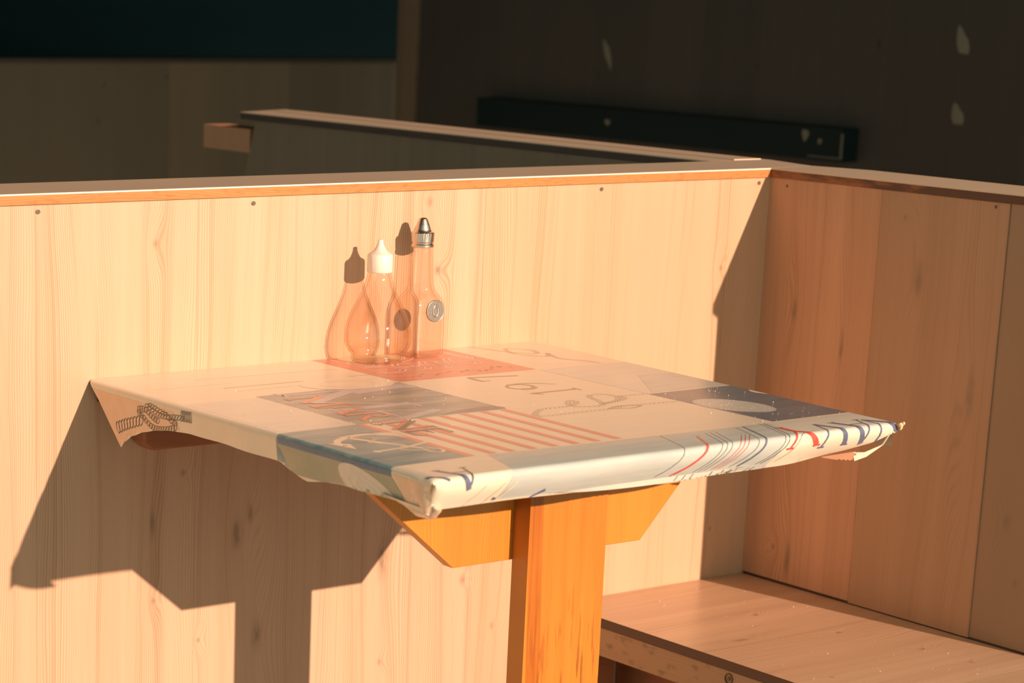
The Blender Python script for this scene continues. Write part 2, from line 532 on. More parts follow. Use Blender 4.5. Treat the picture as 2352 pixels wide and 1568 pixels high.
HL = [(-.668, .032), (-.652, .0325), (-.640, .032), (-.61, .030), (-.52, .0305), (-.485, .0335), (-.455, .038), (-.42, .031), (-.40, .0262), (-.29, .0255),
      (-.225, .0258), (-.19, .0285), (-.15, .0335), (-.11, .0400), (-.07, .0480), (-.03, .0575), (0, .066)]
HF = [(-1.13, .0325), (-1.06, .0320), (-.903, .0335), (-.80, .0375), (-.714, .0355), (-.60, .0335), (-.54, .028), (-.496, .0205), (-.459, .0085)]


def wrap(s):
    """s: arc length past the start of the fold -> (horizontal, drop)"""
    if s <= 0: return 0.0, 0.0
    q = RR * pi / 2
    if s < q: return RR * sin(s / RR), RR * (1 - cos(s / RR))
    return RR, RR + (s - q)


def F(x, y):
    X, Y, Z = x, y, TZ
    sl = (XL + RR) - x
    sf = (YF + RR) - y
    sr_ = x - (xr(max(y, YF)) - RR)
    if sl > 0:
        h = max(lerp_tab(HL, max(y, YF)), .012)
        e = min(max(XL - x, 0), h)
        s = min(sl, RR + e)
        hx, dz = wrap(s)
        X = (XL + RR) - hx + max(0, dz - RR) * .06
        Z -= dz
        k = max(0, min(1, 1 + y / .17))
        Y = y - 1.15 * dz * k
        X -= .10 * max(0, dz - .02) * k
        X += .0016 * sin(y * 60) * min(1, dz / .03) * max(0, min(1, (-y - .22) / .08))
        kc = max(0, min(1, (-.618 - y) / .03)) * min(1, dz / .015)
        X += kc * .0022 * sin(y * 210 + dz * 160) - kc * .0015
    if sf > 0:
        h = max(lerp_tab(HF, min(max(x, XL), -.459)), .004)
        e = min(max(YF - y, 0), h)
        s = min(sf, RR + e)
        hy, dz = wrap(s)
        lean = .42 + .25 * max(0, min(1, (x + .62) / .16))
        Y = (YF + RR) - hy + max(0, dz - RR) * lean * min(1.4, dz / .022) + .0011 * sin(x * 43 + 1) * min(1, dz / .02)
        if sl <= 0: Z -= dz
        else: Z -= min(dz, RR) * .6
    if sr_ > 0 and sl <= 0:
        e = min(max(x - xr(max(y, YF)), 0), .026)
        s = min(sr_, RR + e)
        hx, dz = wrap(s)
        X = xr(max(y, YF)) - RR + hx - max(0, dz - RR) * .1
        if sf <= 0: Z -= dz
        else: Z -= min(dz, RR) * .5
    return Vector((X, Y, Z))


def FN(x, y, off):
    if off == 0: return F(x, y)
    h = .0006
    n = (F(x + h, y) - F(x - h, y)).cross(F(x, y + h) - F(x, y - h))
    if n.length < 1e-12: n = Vector((0, 0, 1))
    n.normalize()
    k = max(0.0, min(1.0, max(XL + RR - x, YF + RR - y) / RR))
    return F(x, y) + n * off * (.40 + .60 * k)


CM = {}
CLIST = []


def cmat(name, c, tint=None, k=.35, streak=(14, 90), rough=.3, bumpy=False):
    mt, nt, b = new_mat(name)
    P = pos(nt)
    n = noise(nt, P[0] * streak[0], P[1] * streak[1], P[2] * 60, 4.0)
    t = tint or tuple(q * .72 for q in c)
    col = mixc(nt, (n * 3.0 - 1.15).clamp() * k, c, t)
    nt.links.new(col, b.inputs['Base Color'])
    b.inputs['Roughness'].default_value = rough
    b.inputs['Specular IOR Level'].default_value = .45
    b.inputs['Coat Weight'].default_value = .25
    b.inputs['Coat Roughness'].default_value = .22
    n2 = noise(nt, P[0] * 40, P[1] * 40, P[2] * 70, 2.0)
    bump(nt, b, n2, .10, .004)
    CM[name] = len(CLIST)
    CLIST.append(mt)


cmat('sand', (.77, .71, .56), (.71, .63, .48), .4)
cmat('sand_grey', (.67, .66, .56), (.52, .57, .53), .5)
cmat('sky_grey', (.52, .58, .53), (.40, .47, .46), .6)
cmat('coral', (.70, .27, .19), (.60, .19, .14), .5)
cmat('sea', (.33, .39, .33), (.11, .19, .24), .9, (9, 70))
cmat('teal', (.26, .38, .37), (.10, .23, .27), .95, (8, 75))
cmat('navy', (.11, .18, .22), (.05, .11, .17), .7)
cmat('deep_blue', (.10, .19, .30), (.05, .16, .25), .6)
cmat('mist', (.48, .50, .50), (.40, .43, .46), .6)
cmat('stripe', (.74, .30, .22), (.66, .24, .18), .4)
cmat('ink', (.13, .17, .16), None, .2)
cmat('ink_blue', (.13, .16, .25), None, .3)
cmat('brown_ink', (.40, .29, .17), None, .3)
cmat('rope_ink', (.47, .39, .27), None, .2)
cmat('rope_dark', (.06, .09, .07), None, .2)
cmat('red', (.74, .10, .07), None, .2)
cmat('red_soft', (.74, .27, .17), None, .2)
cmat('cream', (.80, .70, .53), None, .15)
cmat('white_line', (.95, .86, .74), None, .15)
cmat('green_shade', (.36, .38, .27), (.26, .32, .24), .7, (40, 20))
cmat('peach', (.80, .58, .40), (.70, .47, .30), .5)
cmat('bright_red', (.66, .12, .11), None, .2)

PR = []   # (pts, mat, layer)


def poly(pts, mat, layer=1): PR.append((list(pts), CM[mat], layer))


def ribbon(pts, w0, mat, layer=3, w1=None, closed=False):
    w1 = w0 if w1 is None else w1
    n = len(pts)
    L, Rr = [], []
    for i in range(n):
        a = pts[(i - 1) % n] if (closed or i > 0) else pts[i]
        b_ = pts[(i + 1) % n] if (closed or i < n - 1) else pts[i]
        d = Vector((b_[0] - a[0], b_[1] - a[1]))
        if d.length < 1e-9: d = Vector((1, 0))
        d.normalize()
        w = (w0 + (w1 - w0) * i / max(1, n - 1)) / 2
        L.append((pts[i][0] - d.y * w, pts[i][1] + d.x * w))
        Rr.append((pts[i][0] + d.y * w, pts[i][1] - d.x * w))
    for i in range(n if closed else n - 1):
        j = (i + 1) % n
        PR.append(([L[i], L[j], Rr[j], Rr[i]], CM[mat], layer))


def ell(cx, cy, rx, ry, rot=0, n=28, a0=0, a1=2 * pi, full=True):
    out = []
    for i in range(n if full else n + 1):
        a = a0 + (a1 - a0) * i / n
        x, y = rx * cos(a), ry * sin(a)
        out.append((cx + x * cos(rot) - y * sin(rot), cy + x * sin(rot) + y * cos(rot)))
    return out


def curve(ctrl, n=10):
    """Catmull-Rom through the control points"""
    out = []
    P_ = [ctrl[0]] + list(ctrl) + [ctrl[-1]]
    for i in range(1, len(P_) - 2):
        p0, p1, p2, p3 = P_[i - 1:i + 3]
        for k in range(n):
            t = k / n
            out.append(tuple(.5 * (2 * p1[j] + (-p0[j] + p2[j]) * t + (2 * p0[j] - 5 * p1[j] + 4 * p2[j] - p3[j]) * t * t + (-p0[j] + 3 * p1[j] - 3 * p2[j] + p3[j]) * t ** 3) for j in (0, 1)))
    out.append(ctrl[-1])
    return out


def rope(ctrl, w, mat, lw=.0006, pitch=None, layer=3, tail=False):
    pts = curve(ctrl, 14)
    pitch = pitch or w * .75
    # arc length resample
    acc = [0]
    for a, b_ in zip(pts, pts[1:]): acc.append(acc[-1] + sqrt((a[0] - b_[0]) ** 2 + (a[1] - b_[1]) ** 2))
    tot = acc[-1]
    n = max(2, int(tot / pitch))
    def at_(s):
        s = max(0, min(tot, s))
        for i in range(len(acc) - 1):
            if acc[i + 1] >= s:
                k = (s - acc[i]) / max(1e-9, acc[i + 1] - acc[i])
                a, b_ = pts[i], pts[i + 1]
                d = Vector((b_[0] - a[0], b_[1] - a[1])); d = d.normalized() if d.length > 0 else Vector((1, 0))
                return a[0] + (b_[0] - a[0]) * k, a[1] + (b_[1] - a[1]) * k, d
        return pts[-1][0], pts[-1][1], Vector((1, 0))
    for q in range(n + 1):
        x, y, d = at_(q * pitch)
        ang = atan2(d.y, d.x) + .50
        ribbon(ell(x, y, pitch * .86, w * .34, ang, 14), lw, mat, layer, closed=True)


def region(p, mat, layer=1): poly(p, mat, layer)


# patchwork squares (flat cloth coordinates)
region([(-.803, 0), (-.803, -.186), (-.587, -.186), (-.587, 0)], 'coral')
region([(-1.018, -.192), (-1.018, -.392), (-.805, -.391), (-.805, -.186)], 'sea')
for i in range(8):
    x = -.8125 - i * .0296 + (.004 if i > 5 else 0)
    ribbon([(x, -.3925), (x - .004, -.5915)], .0098, 'stripe', 2)
region([(-1.18, -.398), (-1.018, -.392), (-1.020, -.592), (-1.18, -.600)], 'teal')
region([(-.587, -.192), (-.40, -.192), (-.40, -.392), (-.587, -.392)], 'sand_grey')
region([(-.587, -.392), (-.30, -.392), (-.30, -.592), (-.587, -.596)], 'navy')
region([(-.575, -.385), (-.30, -.385), (-.30, -.30), (-.50, -.28)], 'sky_grey', 2)
# front strip
region([(-1.000, -.594), (-.60, -.602), (-.66, -.8), (-1.075, -.8)], 'sky_grey')
region([(-.60, -.602), (-.30, -.602), (-.30, -.8), (-.66, -.8)], 'sand_grey')
region([(-.640, -.668), (-.30, -.668), (-.30, -.8), (-.70, -.8)], 'sand', 2)
# left plank print, faint boards
for (x0, y0, x1, y1, w) in ((-1.018, -.063, -.814, -.070, .0012), (-1.019, -.127, -.905, -.127, .0022), (-1.017, -.152, -.92, -.150, .0012),
                            (-.835, -.124, -.801, -.125, .0016), (-1.10, -.100, -.99, -.100, .0008)):
    ribbon([(x0, y0), (x1, y1)], w, 'rope_ink' if w > .0015 else 'sand_grey', 2)
region([(-1.12, -.200), (-1.02, -.200), (-1.02, -.388), (-1.12, -.396)], 'sand_grey')
# big faint plate
poly(ell(-.869, -.169, .062, .036, -.15), 'sand_grey', 2)
poly(ell(-.869, -.169, .060, .0345, -.15), 'sand', 3)
ribbon(ell(-.869, -.169, .036, .021, -.15), .0012, 'sand_grey', 4, closed=True)
# dark sweeps on the sea square
poly(curve([(-.90, -.215), (-.86, -.2), (-.82, -.198), (-.806, -.205), (-.806, -.225), (-.84, -.222), (-.9, -.232)], 6), 'mist', 1.5)
poly(curve([(-.90, -.386), (-.86, -.372), (-.82, -.368), (-.806, -.372), (-.806, -.388), (-.85, -.389)], 6), 'ink_blue', 1.5)


# glyphs: strokes in a unit box (x right, y up)
def G(s):
    T_, t = .16, .06
    return {
        'M': [((0.04, 0), (.04, 1), t), ((.04, 1), (.5, .06), T_), ((.5, .06), (.96, 1), t), ((.94, 1), (.94, 0), T_)],
        'A': [((0, 0), (.5, 1), t), ((.48, 1), (.96, 0), T_), ((.2, .36), (.78, .36), t)],
        'R': [((.14, 0), (.14, 1), T_), ((.14, .97), (.6, .97), t), ((.6, .98), (.74, .76), T_ * .8), ((.74, .76), (.58, .52), T_ * .8), ((.58, .52), (.14, .52), t), ((.46, .5), (.92, 0), T_)],
        'I': [((.5, 0), (.5, 1), T_)],
        'N': [((.08, 0), (.08, 1), t), ((.06, 1), (.92, 0), T_), ((.92, 0), (.92, 1), t)],
        'E': [((.14, 0), (.14, 1), T_), ((.14, .97), (.85, .97), t), ((.14, .52), (.65, .52), t), ((.14, .03), (.9, .03), t), ((.85, .97), (.85, .8), t), ((.9, .03), (.9, .22), t)],
        'V': [((0.02, 1), (.5, 0), T_), ((.48, 0), (.95, 1), t)],
        'Y': [((0, 1), (.5, .45), T_), ((.5, .45), (.98, 1), t), ((.5, .5), (.5, 0), T_)],
        '1': [((.5, 0), (.5, 1), T_ * .7), ((.5, 1), (.25, .86), t), ((.3, 0), (.7, 0), t)],
        '7': [((.1, .97), (.9, .97), T_ * .7), ((.9, .97), (.5, 0), T_ * .7), ((.1, .97), (.1, .80), t)],
    }[s]


SER = {'M': [(.04, 0), (.94, 0), (.0, 1), (.98, 1)], 'A': [(0, 0), (.96, 0)], 'I': [(.5, 0), (.5, 1)], 'N': [(.08, 0), (.05, 1), (.92, 1)], 'V': [(.02, 1), (.95, 1)],
       'Y': [(0, 1), (.98, 1), (.5, 0)], 'R': [(.14, 0), (.92, 0)], 'E': [], '1': [], '7': []}


def glyph(ch, org, ux, uy, wd, ht, mat, layer=3):
    """org: baseline start; ux, uy: unit direction of reading / up"""
    def mp(p): return (org[0] + ux[0] * p[0] * wd + uy[0] * p[1] * ht, org[1] + ux[1] * p[0] * wd + uy[1] * p[1] * ht)
    for a, b_, w in G(ch):
        pts = [mp((a[0] + (b_[0] - a[0]) * k / 4, a[1] + (b_[1] - a[1]) * k / 4)) for k in range(5)]
        ribbon(pts, w * min(wd, ht), mat, layer)
    for sx, sy in SER.get(ch, []):
        ribbon([mp((sx - .13, sy)), mp((sx + .13, sy))], .055 * min(wd, ht), mat, layer)


# MARINE, reading towards the front edge
ux, uy = (0, -1), (1, 0)
yy = -.226
for ch, wd, mt_ in (('M', .056, 'red_soft'), ('A', .046, 'red_soft'), ('R', .042, 'red_soft'), ('I', .016, 'red_soft'), ('N', .044, 'ink'), ('E', .034, 'ink')):
    if mt_ == 'ink':
        glyph(ch, (-1.002, yy + .004), ux, uy, wd, .048, 'red_soft', 3.5)
    glyph(ch, (-.998, yy), ux, uy, wd, .048, mt_, 4.5)
    yy -= wd + .0035
# very large pale letters behind it
glyph('M', (-.988, -.198), ux, uy, .120, .105, 'mist', 2.5)
glyph('A', (-.985, -.318), ux, uy, .085, .105, 'mist', 2.5)
# 1 9 7, reading towards the wall
ux, uy = (0, 1), (-1, 0)
glyph('1', (-.640, -.345), ux, uy, .042, .072, 'brown_ink')
nine = [ell(-.692, -.280, .019, .017, 0)]
ribbon(ell(-.692, -.281, .0175, .016, 0, 30), .0035, 'brown_ink', 3, closed=True)
ribbon(ell(-.692, -.281, .0175, .016, 0, 10, -2.2, -.6, False), .0075, 'brown_ink', 3)
ribbon(curve([(-.700, -.265), (-.680, -.262), (-.658, -.270), (-.640, -.286)], 8), .0045, 'brown_ink', 3, .0012)
glyph('7', (-.640, -.232), ux, uy, .036, .070, 'brown_ink')
# NAVY, upside down along the front edge
ux, uy = (-1, 0), (0, -1)
for ch, x0, wd, mt_, yb in (('N', -.447, .044, 'ink_blue', -.638), ('A', -.493, .042, 'ink_blue', -.634), ('V', -.540, .040, 'ink_blue', -.632), ('Y', -.588, .044, 'red', -.628)):
    glyph(ch, (x0, yb), ux, uy, wd, .052, mt_, 4)
# a second word starting at the near corner
glyph('A', (-1.066, -.634), ux, uy, .036, .046, 'ink_blue', 4)
ribbon([(-1.128, -.655), (-1.108, -.668)], .005, 'ink_blue', 4, .003)
ribbon([(-.975, -.6925), (-.990, -.7000)], .004, 'ink_blue', 4, .0016)
ribbon([(-1.040, -.694), (-1.043, -.702)], .006, 'ink_blue', 4, .004)
for x in (-1.06, -1.035, -1.02):
    ribbon([(x, -.678), (x - .02, -.70)], .0022, 'cream', 4)
# pinstripes bending over the front edge
for x0, x1, y0, w, mt_ in ((-.790, -.833, -.600, .0008, 'ink'), (-.756, -.811, -.622, .0030, 'bright_red'), (-.734, -.776, -.612, .0007, 'ink'), (-.7265, -.768, -.612, .0007, 'ink'),
                           (-.719, -.760, -.612, .0007, 'ink'), (-.706, -.7504, -.640, .0007, 'bright_red'), (-.700, -.744, -.640, .0007, 'bright_red'), (-.6935, -.738, -.640, .0007, 'bright_red'),
                           (-.668, -.708, -.604, .0026, 'ink_blue'), (-.679, -.721, -.604, .0007, 'ink'), (-.632, -.675, -.600, .0012, 'ink'), (-.638, -.682, -.600, .0008, 'ink'), (-.612, -.655, -.66, .0006, 'ink')):
    c_ = curve([(x0 + .026, y0), (x0, -.6655), ((x0 * .62 + x1 * .38), -.684), (x1, -.702), (x1 - .010, -.708)], 6)
    ribbon(c_, w, mt_, 3)

# script word on the coral square, drawn as double outlines
def script(pts, w=.0085, lw=.0015, closed=False):
    c_ = curve(pts, 9)
    n = len(c_)
    for sgn in (-1, 1):
        out = []
        for i in range(n):
            a = c_[max(0, i - 1)]; b_ = c_[min(n - 1, i + 1)]
            d = Vector((b_[0] - a[0], b_[1] - a[1]))
            d = d.normalized() if d.length > 1e-9 else Vector((1, 0))
            ww = w * (.35 + .65 * abs(d.y))
            out.append((c_[i][0] - d.y * ww * .5 * sgn, c_[i][1] + d.x * ww * .5 * sgn))
        ribbon(out, lw, 'white_line', 3)


def sc(o, pts, s=1.0): return [(o[0] + p[0] * s, o[1] + p[1] * s) for p in pts]


ob = (-.785, -.128)
script(sc(ob, [(.004, .002), (.010, .045), (.014, .088), (.034, .082), (.036, .060), (.014, .048), (.040, .040), (.042, .014), (.020, .000), (.002, .008)]))
script(sc((-.738, -.126), [(.006, .028), (.030, .030), (.032, .048), (.016, .054), (.004, .036), (.008, .010), (.026, .004), (.036, .014)]))
script(sc((-.697, -.126), [(.034, .044), (.016, .052), (.004, .030), (.010, .006), (.026, .010), (.034, .046), (.036, .012), (.044, .006)]))
script(sc((-.653, -.122), [(.032, .046), (.016, .054), (.004, .032), (.010, .008), (.028, .006), (.034, .014)]))
script(sc((-.618, -.118), [(.002, .004), (.006, .050), (.010, .100), (.010, .040), (.020, .052), (.026, .040), (.024, .004)]), .006)
ribbon(curve([(-.80, -.140), (-.77, -.152), (-.72, -.150), (-.66, -.146), (-.60, -.142)], 8), .0010, 'white_line', 3)
ribbon(ell(-.722, -.020, .058, .045, 0, 36), .0016, 'white_line', 3, closed=True)
poly(ell(-.722, -.020, .048, .037), 'cream', 3)
for i in range(16):
    x = -.775 + i * .0115 + random.uniform(-.002, .002)
    poly(ell(x, -.150 + random.uniform(-.014, .008), random.uniform(.001, .004), random.uniform(.001, .0035), random.random(), 7), 'sea', 4)

# anchor
K = (-1.075, -.452); Rg = (-1.036, -.540)
ribbon([K, (-1.056, -.496), Rg], .0085, 'cream', 3, .0055)
ribbon(ell(-1.034, -.548, .0085, .0115, 0, 24), .0040, 'cream', 3, closed=True)
ribbon([(-1.090, -.526), (-1.052, -.522), (-1.012, -.508)], .0050, 'cream', 3)
poly(ell(-1.092, -.526, .004, .005), 'cream', 3)
poly(ell(-1.012, -.508, .004, .005), 'cream', 3)
arm = curve([(-1.104, -.486), (-1.100, -.466), (-1.082, -.452), (-1.062, -.444), (-1.040, -.446), (-1.024, -.462)], 8)
ribbon(arm[:24], .006, 'cream', 3, .0115)
ribbon(arm[23:], .0115, 'cream', 3, .005)
poly([(-1.113, -.466), (-1.104, -.507), (-1.093, -.480)], 'cream', 3)
poly([(-1.034, -.440), (-1.017, -.480), (-1.012, -.448)], 'cream', 3)
rope([(-1.034, -.548), (-1.062, -.530), (-1.044, -.505), (-1.070, -.485), (-1.050, -.465), (-1.080, -.440)], .004, 'cream', .0010)

# ropes on the plain squares
rope([(-.7977, -.4319), (-.7722, -.413), (-.7411, -.4127), (-.719, -.4076), (-.702, -.393), (-.7045, -.3849), (-.7186, -.3978), (-.7243, -.4168), (-.7015, -.4265), (-.6859, -.4213), (-.6741, -.4006), (-.6648, -.3746), (-.6504, -.3647), (-.6339, -.3731), (-.6362, -.3927), (-.656, -.4098), (-.6818, -.4168)], .0070, 'rope_ink', .0005, .0062)
rope([(-.6818, -.4168), (-.6562, -.4131), (-.6327, -.4013), (-.6268, -.3871), (-.6048, -.388), (-.5858, -.3907)], .0060, 'rope_ink', .0005, .0062)
rope([(-.8014, -.4363), (-.8009, -.448), (-.7554, -.4475), (-.6929, -.4474), (-.6675, -.4408), (-.6077, -.4448), (-.590, -.448)], .0050, 'rope_ink', .0005, .0065)
rope([(-.700, -.447), (-.676, -.438), (-.650, -.446), (-.672, -.455), (-.695, -.447)], .0045, 'rope_ink', .0005)
rope([(-.545, -.004), (-.535, -.030), (-.525, -.060), (-.500, -.085), (-.488, -.060), (-.510, -.035), (-.528, -.075), (-.505, -.110), (-.485, -.090), (-.500, -.130), (-.482, -.165), (-.478, -.188)], .0065, 'rope_ink', .0005)
# emblem on the navy square
poly(ell(-.551, -.499, .036, .052, .30), 'mist', 2)
poly(ell(-.551, -.499, .034, .050, .30), 'sky_grey', 3)
for q in (.75, .5, .45):
    ribbon(ell(-.551, -.499, .036 * q, .052 * q, .30), .0010, 'cream', 4, closed=True)
for q in range(18):
    a = 2 * pi * q / 18
    p = ell(-.551, -.499, .030, .044, .30, 1, a, a + 1)[0]
    ribbon([(p[0] - .002, p[1] - .002), (p[0] + .002, p[1] + .002)], .0012, 'cream', 4)
poly(curve([(-.452, -.425), (-.462, -.440), (-.455, -.462), (-.442, -.470), (-.440, -.430)], 5), 'cream', 3)
# left skirt print (x < XL)
poly([(-1.1365, -.398), (-1.20, -.465), (-1.20, -.670), (-1.1365, -.600)], 'green_shade', 2)
poly([(-1.1300, -.399), (-1.1365, -.400), (-1.1365, -.600), (-1.1300, -.599)], 'deep_blue', 3)
poly(ell(-1.156, -.560, .016, .052, -.25), 'sand_grey', 3)
ribbon(ell(-1.156, -.560, .016, .052, -.25), .0010, 'cream', 4, closed=True)
for q in (.3, .6): ribbon(ell(-1.156, -.560, .016 * q, .052 * q, -.25), .0007, 'cream', 4, closed=True)
poly([(-1.149, -.482), (-1.1500, -.560), (-1.20, -.62), (-1.20, -.50)], 'sand_grey', 2)
poly([(-1.136, 0), (-1.20, 0), (-1.20, -.235), (-1.136, -.190)], 'peach', 1)
poly([(-1.1335, -.602), (-1.20, -.665), (-1.20, -.69), (-1.1335, -.69)], 'peach', 2)
# knotted rope on the left skirt
rope([(-1.1735, -.026), (-1.1666, -.060), (-1.1619, -.0848), (-1.1563, -.1128)], .0105, 'rope_dark', .0011, .0105)
rope([(-1.1557, -.1226), (-1.1603, -.1356), (-1.1617, -.1517), (-1.1594, -.1744), (-1.1542, -.1924), (-1.1495, -.1958), (-1.1466, -.1867), (-1.144, -.1807)], .0085, 'rope_dark', .0009, .0062)
rope([(-1.1530, -.1190), (-1.1489, -.1080), (-1.1448, -.1100), (-1.1431, -.1254), (-1.1472, -.1364), (-1.1508, -.1471), (-1.1521, -.1575)], .0085, 'rope_dark', .0009, .0058)
rope([(-1.1375, -.1330), (-1.1407, -.143), (-1.1441, -.1567), (-1.1442, -.1751), (-1.1414, -.1982), (-1.1406, -.2102)], .0062, 'rope_dark', .0008, .0060)
rope([(-1.1362, -.1387), (-1.1377, -.1518), (-1.1400, -.1639), (-1.1415, -.1776)], .0050, 'rope_dark', .0008, .0060)
for q in range(6):
    ribbon(ell(-1.1378 + .0002 * q, -.210 - q * .0036, .0062, .0017, .15, 14), .0008, 'rope_dark', 3, closed=True)
ribbon([(-1.139, -.168), (-1.1400, -.180)], .0008, 'ink', 3)
# dirt flecks in the print of the top
for i in range(26):
    x, y = random.uniform(-1.12, -.98), random.uniform(-.40, -.25)
    poly(ell(x, y, random.uniform(.0005, .001), random.uniform(.0005, .001), 0, 6), 'brown_ink', 5)


def build_cloth():
    bm = bmesh.new()
    xs = sorted(set([XL - .070, XL - .060, XL - .05, XL - .042, XL - .034, XL - .026, XL - .018, XL - .011, XL - .0055, XL - .002, XL + .001, XL + .0035, XL + RR] +
                    [XL + RR + (xr(0) + .03 - XL - RR) * i / 80 for i in range(81)]))
    ys = sorted(set([0.0] + [YF + RR - i * .0 for i in range(1)] + [YF + .0035, YF + .001, YF - .002, YF - .0055, YF - .011, YF - .018, YF - .026, YF - .034, YF - .045] +
                    [YF + RR * (1 - i / 1) - 0 for i in range(1)] + [(YF + RR) * i / 90 for i in range(91)]))
    layeroff = .00015

    def add(pts, mi, layer, clip=True):
        b2 = bmesh.new()
        vs_ = []
        for p in pts:
            if vs_ and (Vector((p[0], p[1], 0)) - vs_[-1].co).length < 1e-7: continue
            vs_.append(b2.verts.new((p[0], p[1], 0)))
        if len(vs_) < 3: b2.free(); return
        try: f = b2.faces.new(vs_)
        except Exception: b2.free(); return
        if f.calc_area() < 1e-10: b2.free(); return
        f.normal_update()
        if f.normal.z < 0: f.normal_flip()
        if len(vs_) > 4: bmesh.ops.triangulate(b2, faces=b2.faces[:])
        x0 = min(p[0] for p in pts); x1 = max(p[0] for p in pts); y0 = min(p[1] for p in pts); y1 = max(p[1] for p in pts)
        def cut(co, no, clear=False):
            bmesh.ops.bisect_plane(b2, geom=b2.verts[:] + b2.edges[:] + b2.faces[:], dist=1e-7, plane_co=co, plane_no=no, clear_outer=clear)
        if y1 > -.0005: cut((0, -.0005, 0), (0, 1, 0), True)
        if x1 > xr(y0) - .01 or x1 > -.46:
            n_ = Vector((1, -.0525, 0)).normalized()
            for d in (-RR, -.003, 0, .003): cut((-.4235 + d, 0, 0), n_)
            cut((-.4235 + .029, 0, 0), n_, True)
        big = layer <= 1
        for x in xs:
            if x0 < x < x1 and (big or x < XL + RR + .001 or y0 < YF + RR): cut((x, 0, 0), (1, 0, 0))
        for y in ys:
            if y0 < y < y1 and (big or y < YF + RR + .001 or (x0 < XL)): cut((0, y, 0), (0, 1, 0))
        vm = {}
        for f in b2.faces:
            c = f.calc_center_median()
            if c.x < XL and c.y < YF: continue
            if c.y < YF and c.x > xr(YF) : continue
            hl = max(lerp_tab(HL, max(c.y, YF)), .012)
            hf = max(lerp_tab(HF, min(max(c.x, XL), -.459)), .004)
            if c.x < XL - hl and layer > 0: continue
            if c.y < YF - hf and layer > 0: continue
            if c.x < XL - hl - .010 or c.y < YF - hf - .010: continue
            nv = []
            for v_ in f.verts:
                if v_.index not in vm or True:
                    key = (round(v_.co.x, 7), round(v_.co.y, 7))
                    if key not in vm: vm[key] = bm.verts.new(FN(v_.co.x, v_.co.y, layer * layeroff))
                nv.append(vm[key])
            if len(set(nv)) >= 3:
                try:
                    nf = bm.faces.new(nv); nf.material_index = mi; nf.smooth = True
                except ValueError: pass
        b2.free()

    # base sheet as a structured grid
    add([(XL - .068, 0), (XL - .068, YF - .045), (xr(YF) + .03, YF - .045), (xr(0) + .03, 0)], CM['sand'], 0)
    bmesh.ops.dissolve_degenerate(bm, dist=1e-6, edges=bm.edges[:])
    for k_, (pts, mi, layer) in enumerate(PR): add(pts, mi, layer + (k_ % 8) * .055)
    return bm


def sheet(bm, rows, mi):
    g = [[bm.verts.new(p) for p in r] for r in rows]
    for a, b_ in zip(g, g[1:]):
        for i in range(len(a) - 1):
            f = bm.faces.new((a[i], a[i + 1], b_[i + 1], b_[i])); f.material_index = mi; f.smooth = True


cloth = thing('tablecloth', 'shiny nautical oilcloth printed with anchor, ropes and lettering, taped over the table', 'tablecloth', (-.78, -.34, TZ))
bm = build_cloth()
link('cloth', bm, CLIST, cloth)
# gathered fold hanging at the near corner
bm = bmesh.new()
E0 = [(-1.1310, -.585, .7480), (-1.1318, -.610, .7470), (-1.1322, -.632, .7465), (-1.1325, -.652, .7460), (-1.1320, -.666, .7500), (-1.1290, -.6690, .7520), (-1.1250, -.6660, .7480), (-1.1200, -.6630, .7450), (-1.1120, -.6600, .7440)]
E0 = [Vector(p) for p in E0]
tip = Vector((-1.080, -.603, .7185))
rows = []
for k in range(9):
    t = k / 8
    row = []
    for i, p in enumerate(E0):
        a_ = i / (len(E0) - 1)
        q = p.lerp(tip + Vector((-.004 + .008 * a_, (.5 - a_) * .010, .004 * abs(a_ - .5))), t)
        q += Vector((-.5, -.6, -.35)) * (.009 * sin(pi * t) * sin(pi * a_)) + Vector((.002, -.001, .001)) * sin(a_ * 14 + t * 3) * sin(pi * t)
        row.append(q)
    rows.append(row)
sheet(bm, rows, 0)
o = link('corner_fold', bm, [CLIST[CM['sand']]], cloth, smooth=True)
o.modifiers.new('solid', 'SOLIDIFY').thickness = .0006
# loose lower layer of the front hem
bm = bmesh.new()
rows = []
for k in range(4):
    r = []
    for i in range(25):
        t = i / 24
        x = -.965 + .285 * t
        d = .0065 * sin(pi * t) ** .7 * k / 3
        r.append((x, YF + .0125 + .002 * k / 3, .7435 - d + .0012 * t))
    rows.append(r)
sheet(bm, rows, 0)
for i, t in enumerate((.62, .66, .70, .80, .86, .90, .93)):
    x = -.965 + .285 * t
    sheet(bm, [[(x, YF + .0121, .744), (x + .0012, YF + .0121, .744)], [(x - .004, YF + .0141, .7385), (x - .0028, YF + .0141, .7385)]], 2 if i == 3 else 1)
o = link('hem_underlap', bm, [CLIST[CM['sand_grey']], CLIST[CM['ink']], CLIST[CM['ink_blue']]], cloth)
# torn tape and loose corner at the far front corner
bm = bmesh.new()
a = [(-.4655, -.668, .7700), (-.480, -.667, .7520), (-.5020, -.660, .7440), (-.5160, -.655, .7440), (-.5105, -.656, .7415), (-.5150, -.655, .7395), (-.5095, -.655, .7380), (-.5125, -.655, .7340), (-.4990, -.660, .7385), (-.4830, -.664, .7480)]
f = bm.faces.new([bm.verts.new(p) for p in a]); bmesh.ops.triangulate(bm, faces=[f])
o = link('loose_corner', bm, [CLIST[CM['cream']]], cloth)
o.modifiers.new('solid', 'SOLIDIFY').thickness = .0005
bm = bmesh.new()
top_ = [(-.568, -.655, .7440), (-.512, -.655, .7450)]
bot = []
for i in range(17):
    t = i / 16
    bot.append((-.512 - .056 * t, -.654, .7345 + .0085 * t ** 1.3 + (.0013 if i % 2 else -.0003)))
f = bm.faces.new([bm.verts.new(p) for p in top_ + bot]); bmesh.ops.triangulate(bm, faces=[f])
link('tape', bm, M_TAPE, cloth)
